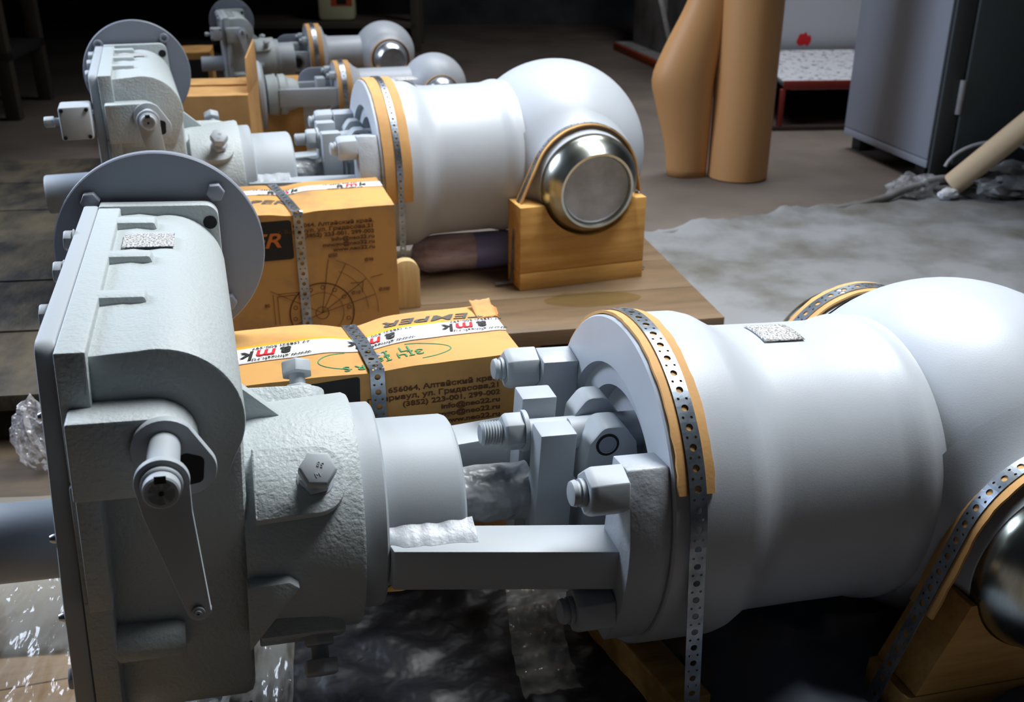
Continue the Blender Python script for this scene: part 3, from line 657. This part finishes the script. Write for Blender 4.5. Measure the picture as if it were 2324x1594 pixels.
# fourth box far left and fifth between the small valves
b4, t4 = carton('cardboard_box', yawm(-1.17, 4.05, -.553, 12) @ Matrix.Translation((-.34, 0, 0)), .34, .22, .30, 'taped cardboard box with a black printed panel, far back on the left')
prism('dark_panel', fillet([(.175, .20), (.175, .275), (.325, .275), (.325, .20)], .006), 'y', -.0015, .001, 'ink_black', b4, 0)
prism('tape_strip', [(.08, -.002), (.145, -.002), (.145, .22), (.08, .22)], 'z', .300, .3025, 'tape', b4, .0005)
prism('tape_strip', [(.08, .12), (.145, .12), (.145, .303), (.08, .303)], 'y', -.003, -.001, 'tape', b4, .0005)
text('printed_logo', 'amk', .05, 'ink_red', b4, front_T(.10, .075, -.0035, 90), bold=.002)
b5, t5 = carton('cardboard_box', yawm(-.725, 3.56, -.585, 15) @ Matrix.Translation((-.21, 0, 0)), .21, .16, .25, 'small cardboard box pinched by white tape, between the two small valves', dent=(.095, .03, .012), bulge=.008)
tape_on(b5, t5, .16, lambda x: .0, lambda x: .16, .080, .110)

# ------------------------------------------------------------------ small valves at the back
def small_valve(name, mw, label, rf, rb, rs, xs, gear, pk, eye):
    p = empty(name, mw); tag(p, label, 'valve', 'small flanged valves at the back of the row')
    face = [(.01, .02), (.01, rf * .55), (.0, rf * .56), (0, rf - .002), (.002, rf)]
    bar = [(.05, rf), (.06, rf * .93), (.07, rb * 1.12), (.085, rb), (xs - rs * .86, rb * .98)]
    a0 = math.degrees(math.asin(min(1, rb * .99 / rs)))
    ball = [(xs + rs * math.cos(R(180 - a0 + (a0 - 180) * i / 28)), max(0, rs * math.sin(R(180 - a0 + (a0 - 180) * i / 28)))) for i in range(29)]
    lathe('body', face + bar + ball, 'paint', p, 80, smooth=28)
    k = rs / .219 * pk
    port(p, xs, -1, 4, k, 'bright_steel', .01)
    port(p, xs, 1, 4, k, 'bright_steel', .01)
    for s in (-1, 1):
        arm = [(-.19, -.050 * s), (-.19, -.068 * s), (0, -.092 * s), (0, -.070 * s)]
        prism('yoke_arm', arm if s < 0 else arm[::-1], 'z', -.032, .026, 'paint_smooth', p, .0015)
        if s > 0: prism('yoke_fin', arc(-.06, .02, .05, 180, 90, 8) + [(0, .07), (0, .02)], 'y', .078, .09, 'paint_dark', p, .001)
        if eye and s < 0:
            e = lathe('lifting_eye', [(0, .024), (0, .031), (.012, .031), (.012, .024)], 'paint_smooth', p, 32, axis_T((-.045, -.082, -.012), (0, -1, 0)))
            lathe('eye_hole', [(.0, 0), (.0, .017), (.004, .017), (.004, 0)], 'black', e, 24, axis_T((-.045, -.089, -.012), (0, -1, 0)))
        for z in (.062, -.05):
            lathe('stud', [(0, .008), (-.03, .008), (-.03, 0)], 'paint_smooth', p, 16, Matrix.Translation((0, .06 * s, z)))
            hexhead('stud_nut', .026, .02, 'paint_smooth', p, axis_T((-.001, .06 * s, z), (-1, 0, 0)), 10)
    lathe('stem', [(0, .016), (-.2, .016)], 'paint_smooth', p, 20)
    box('fork_jaw', -.06, -.03, -.025, .025, -.05, .05, 'paint_smooth', p, .002)
    if gear:
        gearbox(p, Matrix.Translation((.068, -.05, .0)) @ Matrix.Scale(.65, 4), True, False)
    else:
        lathe('neck', [(-.12, .02), (-.12, .04), (-.135, .05), (-.155, .055), (-.165, .066), (-.185, .066), (-.187, .058), (-.192, .058), (-.194, .068), (-.225, .064), (-.228, .02)], 'paint_cast', p, 56)
        lathe('hand_plate', [(-.235, .0), (-.235, .104), (-.243, .112), (-.254, .112), (-.262, .104), (-.262, 0)], 'paint_smooth', p, 64)
        lathe('stem_tube', [(-.2, .02), (-.36, .02), (-.36, 0)], 'paint_smooth', p, 24)
    return p
V3 = yawm(-.606, 3.511, -.608, 18); V4 = yawm(-.783, 3.988, -.556, 18)
small_valve('ball_valve', V3, 'small grey valve with an upright round plate at its neck, third in the row', .098, .072, .113, .35, False, .92, False)
small_valve('ball_valve', V4, 'small grey valve with its own gearbox and disc, farthest in the row', .112, .068, .117, .30, True, 1.05, True)
for V, rf, who in ((V3, .098, 'third valve'), (V4, .112, 'farthest valve')):
    tag(ribbon('cardboard_strip', Path(rim_path(rf + .0008, .026, -40, 180), (-1, 0, 0)), .050, 'cardboard', .003, None, V), 'brown cardboard strip around the flange of the ' + who, 'cardboard', 'cardboard strips under straps')
    tag(perforated('perforated_strap', Path(rim_path(rf + .0055, .024, -40, 180, [(.024, -.9 * rf, -rf - .12)]), (-1, 0, 0)), .016, 'galvanized', None, V), 'perforated strap around the flange of the ' + who, 'strap', 'perforated metal straps')
    sx, rs = (.35, .113) if V is V3 else (.30, .117); k = rs / .219 * (.92 if V is V3 else 1.05)
    yy = -.200 * k
    A = [(sx + .128 * k * math.cos(R(a)), yy, -.01 + .128 * k * math.sin(R(a))) for a in range(205, -26, -5)]
    tag(ribbon('cardboard_strip', Path(A, (0, 1, 0)),   .022, 'cardboard', .002, None, V), 'thin cardboard strip over the port of the ' + who, 'cardboard', 'cardboard strips under straps')
cradle('cradle_block', V3, .25, .45, -.13, -.07, -.28, -.05, .35, -.01, .062, 'wooden cradle block under the port of the third valve')
cradle('cradle_block', V4, .19, .41, -.14, -.07, -.33, -.06, .30, -.01, .068, 'wooden cradle block under the port of the farthest valve')
pallet('pallet', yawm(-.2, 3.35, 0, 17), (-1.0, .15), 0, .45, -.868, .03, 'wooden pallet under the third valve', nx=3, battens=False)
pallet('pallet', yawm(-.35, 3.85, 0, 17), (-1.1, .15), 0, .45, -.868, .03, 'wooden pallet under the farthest valve', nx=3, battens=False)
box3_foot = None

# ------------------------------------------------------------------ things around the second valve
p = empty('wrapped_bundle', yawm(-.238, 2.288, -.780, 15)); tag(p, 'lilac film wrapped round bundle lying under the second valve', 'bundle')
def lump_lathe(name, prof, m, par, amp, n=40):
    bm = bmesh.new(); prev = None
    for (x, r) in prof:
        rg = [bm.verts.new((x, (r + amp * noise.noise((x * 14, 2 * math.cos(6.2832 * k / n), 2 * math.sin(6.2832 * k / n)))) * math.cos(6.2832 * k / n), (r + amp * noise.noise((x * 14, 2 * math.cos(6.2832 * k / n), 2 * math.sin(6.2832 * k / n)))) * math.sin(6.2832 * k / n))) for k in range(n)]
        if prev:
            for k in range(n): bm.faces.new((prev[k], prev[(k + 1) % n], rg[(k + 1) % n], rg[k]))
        else: bm.faces.new(rg)
        prev = rg
    bm.faces.new(prev); return finish(name, bm, m, par, 60)
lump_lathe('bundle_wrap', [(.0, .016), (.008, .030), (.03, .041)] + [(.03 + .01 * i, .0435) for i in range(1, 13)], 'bundle', p, .004)
lump_lathe('bundle_sleeve', [(.149 + .01 * i, .0435) for i in range(0, 33)], 'bundle_blue', p, .002)
o = prism('support_board', fillet([(-.03, 0), (-.03, .11), (.03, .11), (.03, 0)], [0, .028, .028, 0]), 'y', -.012, .012, 'wood_pale', None, .001, yawm(-.232, 2.075, -.825, 16)); tag(o, 'pale rounded board standing right of the flange drawing box', 'board')
p = empty('strap_screw', V2 @ Matrix.Translation((.036, -.205, -.255))); tag(p, 'bright screw fixing the strap foot of the second valve to the pallet', 'screw')
hexhead('screw_head', .013, .006, 'bright_steel', p, axis_T((0, 0, .003), (0, 0, 1)), 0); box('strap_foot', -.012, .012, -.03, .012, .0, .003, 'dark_steel', p, .001)
bm = bmesh.new(); bm.faces.new([bm.verts.new(((.11 + .02 * fbm(a, 3)) * math.cos(R(a * 20)), (.045 + .02 * fbm(a * 1.7, 9)) * math.sin(R(a * 20)), 0)) for a in range(18)])
tag(finish('oil_patch', bm, 'oil_film', None, 0, yawm(.18, 2.12, -.8248, 8)), 'yellowish oily patch on the pallet before the cradle block', 'stain')

# ------------------------------------------------------------------ around the nearest valve
o = prism('wood_chock', fillet([(-.024, 0), (-.024, .052), (.026, .044), (.026, 0)], .003), 'y', -.16, .045, 'wood', None, .002, yawm(.135, 1.03, -.878, 26)); tag(o, 'long wooden chock lying under the rim of the nearest valve', 'wood block')
def cloth_z(x, y): return .012 + .030 * abs(fbm(x * 7, y * 9, 2)) + .03 * math.exp(-((x - .1) / .06) ** 2)
tag(grid_sheet('grey_cloth', .0, .55, -.30, .26, 44, 44, lambda x, y: (x, y, cloth_z(x, y) * min(1, x / .03 + .1)), 'blue_cloth', None, yawm(.205, 1.0, -.877, 15.8), th=.002), 'bluish grey cloth crumpled under the barrel of the nearest valve', 'cloth')
tag(grid_sheet('grey_sheet', -.60, .10, -.02, .36, 40, 24, lambda x, y: (x, y, .0035 + .004 * abs(fbm(x * 6, y * 6, 4))), 'grey_sheet', None, yawm(-.31, 1.065, -.878, 6), th=.001), 'grey sheet lying on the front pallet below the stem tube', 'sheet')
def film_z(x, y):
    u = x + .35 * y; return .010 + .012 * (1 - abs(math.sin(u * 26 + 2.2 * fbm(x * 5, y * 3, 8)))) ** 3 + .010 * abs(fbm(x * 12, y * 5, 8)) + .006 * abs(fbm(x * 40, y * 16, 1))
tag(grid_sheet('clear_film', -.80, -.12, -.32, .36, 170, 110, lambda x, y: (x, y, film_z(x, y)), 'film', None, yawm(-.16, 1.06, -.878, 10)), 'wrinkled clear plastic film over the front pallet at lower left', 'plastic film')
tag(grid_sheet('clear_film', -.035, .035, -.14, .14, 14, 60, lambda x, y: (x + .01 * math.sin(y * 15), y, .022 + .005 * math.sin(y * 160 + 3 * fbm(x * 40, y * 9)) + .006 * fbm(x * 30, y * 20)), 'film', None, yawm(.03, 1.06, -.878, 12)), 'narrow wrinkled strip of clear film under the yoke of the nearest valve', 'plastic film')
def blob(name, mw, rx, ry, rz, m, amp, sc, label, cat, sub=4):
    bm = bmesh.new(); bmesh.ops.create_icosphere(bm, subdivisions=sub, radius=1)
    for v in bm.verts:
        d = v.co.normalized(); k = 1 + amp * (fbm(d.x * sc + d.z, d.y * sc - d.z * sc, 3) + .6 * abs(noise.noise(d * sc * 2)))
        v.co = Vector((d.x * rx * k, d.y * ry * k, d.z * rz * k))
    return tag(finish(name, bm, m, None, 25, mw), label, cat)
blob('plastic_bag', yawm(-.800, 1.51, -.842, 0), .042, .035, .058, 'bag_film', .4, 2.0, 'crumpled clear plastic bag standing on the floor left of the nearest gearbox', 'plastic bag')

tag(grid_sheet('shaded_sheet', -.545, .12, -.36, .17, 60, 60, lambda x, y: (x, y, .004 + .016 * abs(fbm(x * 8, y * 8, 14)) + .006 * abs(fbm(x * 20, y * 20, 3))), 'shaded_film', None, PAL1 @ Matrix.Translation((0, 0, -.878)), th=.001), 'glossy plastic sheet on the front pallet, blackened for the shade below the yoke', 'plastic sheet')  # film added near black for the shade under the valve, cuts pallet bounce
tag(box('plywood_sheet', -.55, .55, -.26, .26, 0, .008, 'wood_dark', None, .001, yawm(-1.02, 1.33, -.8995, 8)), 'dark brown plywood sheet on the floor left of the front pallet', 'plywood')
# dark planks on the left
p = empty('plank_platform', yawm(-.79, 1.60, 0, 7)); tag(p, 'blackened dirty plank platform on the left behind the gearboxes', 'platform')
for i in range(6): box('plank', -2.2, -.0 - .02 * (i % 2), i * .30 + .002, (i + 1) * .30 - .002, -.832, -.80 + .002 * (i % 3), 'wood_dirty', p, .004)
for x in (-2.1, -1.2, -.3): box('bearer', x, x + .09, .03, 1.78, -.90, -.833, 'wood_dirty', p, .002)

# ------------------------------------------------------------------ right side: tarp, paper roll, cabinet
def back_y(x): return 2.779 + (x - .389) * .46 + .02 * noise.noise((x * 6, 0, 0))
def tarp_z(x, y):
    e = max(0, 1 - abs(back_y(x) - y) / .10)
    fold = .020 * math.exp(-((y - (1.95 + .28 * (x - .6) ** 2 * -1 + .25 * (1.9 - x))) / .035) ** 2) * (1 if x > .8 else max(0, (x - .6) / .2))
    return .004 + .030 * max(0, .55 - abs(fbm(x * 1.7 + y, y * 3.2 - x * .8, 6))) ** 2 + .014 * abs(fbm(x * 2.6, y * 3.4, 6)) + .022 * e * e * (.7 + fbm(x * 9, y * 9)) + fold + .004 * abs(fbm(x * 14, y * 11, 2))
tag(grid_sheet('tarp', .36, 2.8, 1.2, 4.1, 120, 130, lambda x, y: (x, min(y, back_y(x)), CAMZ - .90 + max(.003, tarp_z(x, min(y, back_y(x))))), 'tarp', None, None, th=.002, mask=lambda x, y: y < back_y(x) + .03), 'grey woven tarp spread over the floor on the right', 'tarp')
pts = []
for i in range(60):
    x = .40 + i * .0225; pts.append((x, back_y(x) - .012 + .012 * noise.noise((i * .3, 2, 0)), .012 + .008 * noise.noise((i * .25, 5, 0)) + (.05 * math.exp(-((x - 1.42) / .2) ** 2))))
tag(tube('rolled_hem', pts, .013, 'tarp', None, 10), 'rolled back hem of the grey tarp', 'cloth')
blob('tarp_bunch', yawm(1.66, 3.25, -.855, 25), .20, .09, .055, 'tarp', .4, 2.4, 'bunched up end of the tarp beside the leaning tube', 'cloth')
blob('plastic_bag', yawm(1.30, 3.22, -.868, 20), .075, .045, .040, 'bag_film', .5, 2.4, 'crumpled clear bag lying by the cabinet foot', 'plastic bag')
blob('foam_scrap', yawm(1.40, 3.17, -.872, 20), .035, .02, .018, 'foam_white', .3, 2, 'white foam scrap at the base of the leaning tube', 'scrap', 3)
p = empty('paper_roll', Matrix.Translation((.79, 3.50, 0))); tag(p, 'tall brown kraft paper roll standing on the floor', 'paper roll')
lathe('roll', [(0, 0), (0, .098), (.004, .103), (1.4, .103), (1.4, 0)], 'kraft', p, 64, axis_T((0, 0, .001), (0, 0, 1)))
bm = bmesh.new(); prev = None
keys = [(0, -.172, -.03, .072), (.12, -.180, -.03, .082), (.24, -.196, -.03, .100), (.33, -.205, -.03, .110), (.42, -.185, -.03, .100), (.62, -.125, -.02, .072), (.9, -.10, -.01, .055), (1.35, -.09, 0, .05)]
def kv(h):
    n = len(keys)
    for i in range(n - 1):
        a, b = keys[i], keys[i + 1]
        if a[0] <= h <= b[0] + 1e-6:
            t = (h - a[0]) / (b[0] - a[0]); out = []
            for c in range(1, 4):
                ma = (b[c] - keys[max(0, i - 1)][c]) / (b[0] - keys[max(0, i - 1)][0]); k2 = keys[min(n - 1, i + 2)]; mb = (k2[c] - a[c]) / (k2[0] - a[0]); L = b[0] - a[0]
                out.append((2 * t ** 3 - 3 * t * t + 1) * a[c] + (t ** 3 - 2 * t * t + t) * L * ma + (3 * t * t - 2 * t ** 3) * b[c] + (t ** 3 - t * t) * L * mb)
            return out
for i in range(55):
    h = 1.35 * i / 54; cx, cy, r = kv(h); rg = []
    for k in range(41):
        a = R(330 - 290 * k / 40); rr = r
        rg.append(bm.verts.new((cx + rr * math.cos(a), cy + .05 + rr * .75 * math.sin(a), h + .002)))
    if prev:
        for k in range(40): bm.faces.new((prev[k], prev[k + 1], rg[k + 1], rg[k]))
    prev = rg
o = finish('loose_sheet', bm, 'kraft', p, 60); md = o.modifiers.new('thickness', 'SOLIDIFY'); md.thickness = .0015
# cabinet: lit side towards camera-left, hinged front coloured darker for its shade
a = Vector((1.409, 3.39)); b_ = Vector((1.295, 3.948)); ang = math.degrees(math.atan2(b_.y - a.y, b_.x - a.x))
CM = Matrix.Translation((a.x, a.y, 0)) @ Matrix.Rotation(R(ang), 4, 'Z')     # local x along the lit side, local -y to the right
p = empty('metal_cabinet', CM); tag(p, 'grey sheet metal cabinet with a hinged front in shaded grey, on low feet', 'cabinet')
box('cabinet_body', .0, .57, -1.1, -.004, .055, 1.5, 'cabinet_shaded', p, .004)
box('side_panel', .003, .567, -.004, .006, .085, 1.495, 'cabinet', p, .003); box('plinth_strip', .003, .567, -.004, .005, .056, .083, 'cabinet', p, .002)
box('door', -.022, -.001, -1.08, -.075, .07, 1.49, 'cabinet_shaded', p, .004)
box('corner_post', -.012, -.0005, -.070, -.002, .0, 1.5, 'cabinet_shaded', p, .002)
lathe('hinge', [(0, 0), (0, .011), (.11, .011), (.11, 0)], 'bracket', p, 16, axis_T((-.020, -.066, .24), (0, 0, 1)))
for x in (.06, .5): box('foot', x, x + .06, -.10, -.03, 0, .055, 'dark_steel', p, .004)
# leaning tube
p0, p1 = Vector((1.43, 3.22, .045)), Vector((1.571, 3.15, .23)); dv = (p1 - p0).normalized()
tag(lathe('cardboard_tube', [(0, .030), (0, .038), (1.1, .038), (1.1, .030), (0, .030)], 'tube_card', None, 40, None, axis_T(p0, dv)), 'beige cardboard tube leaning beside the cabinet', 'tube')
tag(tube('cable', [(1.60 + .16 * math.cos(R(a)), 3.33, .10 * math.sin(R(a)) + .06) for a in range(170, 5, -10)], .006, 'cable', None), 'thin grey cable looping behind the tarp at the right edge', 'cable')
# metal trough with red rim and speckled slab, white panel behind
p = empty('metal_trough', yawm(1.07, 4.25, -.90, 4)); tag(p, 'dark steel trough with a red rim holding a speckled slab', 'trough')
box('trough_base', 0, .95, 0, .7, .0, .02, 'rust_dark', p, .002); box('trough_back', 0, .95, .68, .70, .02, .22, 'rust_dark', p, .002)
box('trough_front', .05, .95, .0, .012, .17, .205, 'red_edge', p, .002)
for x in (0.04, .93): box('trough_leg', x, x + .02, .0, .02, .02, .17, 'red_edge', p, .001)
box('trough_end', 0.0, .02, .0, .70, .0, .215, 'dark_steel', p, .002)
prism('speckled_slab', [(.02, .165), (.68, .215), (.68, .235), (.02, .19)], 'x', .07, .93, 'stone', p, .002)
p = empty('white_appliance', yawm(1.02, 4.98, -.90, 4)); tag(p, 'white metal appliance panel with a red sprayed mark behind the trough', 'appliance')
box('appliance_body', 0, 1.1, 0, .5, .10, 1.6, 'white_panel', p, .006); box('edge_strip', .0, .03, -.012, .0, .10, 1.6, 'white_panel', p, .002)
for x in (.05, .98): box('foot', x, x + .07, .04, .11, 0, .10, 'dark_steel', p, .003)
bm = bmesh.new(); bm.faces.new([bm.verts.new((.37 + (.035 + .02 * fbm(a, 2)) * math.cos(R(a * 20)), -.001, .275 + (.030 + .02 * fbm(a * 1.3, 6)) * math.sin(R(a * 20)))) for a in range(18)])
finish('sprayed_mark', bm, 'ink_red', p, 0)
# steel foot of a machine stand
p = empty('machine_stand', yawm(.66, 6.72, -.90, -78)); tag(p, 'grey steel machine stand with triangular gusset and orange edged foot', 'stand')
box('foot_plate', 0, 1.3, 0, .5, .02, .05, 'bracket', p, .004); box('foot_edge', 0, 1.3, -.012, -.001, .0, .045, 'orange_edge', p, .002)
prism('gusset', [(.05, .05), (.75, .05), (.12, .75), (.05, .75)], 'y', .10, .13, 'bracket', p, .003)
box('post', .0, .10, .14, .40, .05, 1.5, 'bracket', p, .004); prism('brace', [(.10, .06), (.95, .06), (.88, .12), (.10, .75)], 'y', .30, .34, 'bracket', p, .003)
# shelf unit with canister
p = empty('shelf_unit', yawm(-1.58, 6.55, -.90, 2)); tag(p, 'low steel shelf unit at the back holding a pale canister', 'shelf')
box('shelf_board', -.2, .98, 0, .45, .145, .185, 'shelf_metal', p, .003)
for x in (-.22, .95):
    for y in (0, .40): box('post', x, x + .06, y, y + .05, 0, 1.4, 'shelf_metal', p, .002)
box('upper_board', -.2, .98, 0, .45, .75, .79, 'shelf_metal', p, .003); box('back_sheet', -.2, .98, .455, .465, .02, 1.4, 'void', p, 0)
p = empty('canister', yawm(-1.10, 6.70, -.715, 5)); tag(p, 'pale yellow plastic canister with an orange label on the low shelf', 'canister')
box('canister_body', -.115, .115, -.08, .08, 0, .30, 'canister', p, .03); box('canister_label', -.03, .10, -.082, -.079, .09, .24, 'orange_edge', p, .0); box('label_print', .005, .065, -.0835, -.0815, .10, .16, 'ink_black', p, 0)
lathe('cap', [(.3, .03), (.34, .03), (.34, 0)], 'canister', p, 24, axis_T((0, 0, 0), (0, 0, 1)))
# dark rack on the far left
p = empty('dark_rack', yawm(-3.3, 4.3, -.90, 8)); tag(p, 'dark rack with brown bits at the far left edge', 'rack')
for x in (0, 1.1):
    for y in (0, .5): box('post', x, x + .06, y, y + .06, 0, 1.6, 'shelf_metal', p, .003)
for z in (.25, .75): box('shelf_board', 0, 1.16, 0, .56, z, z + .04, 'wall_dark', p, .002)
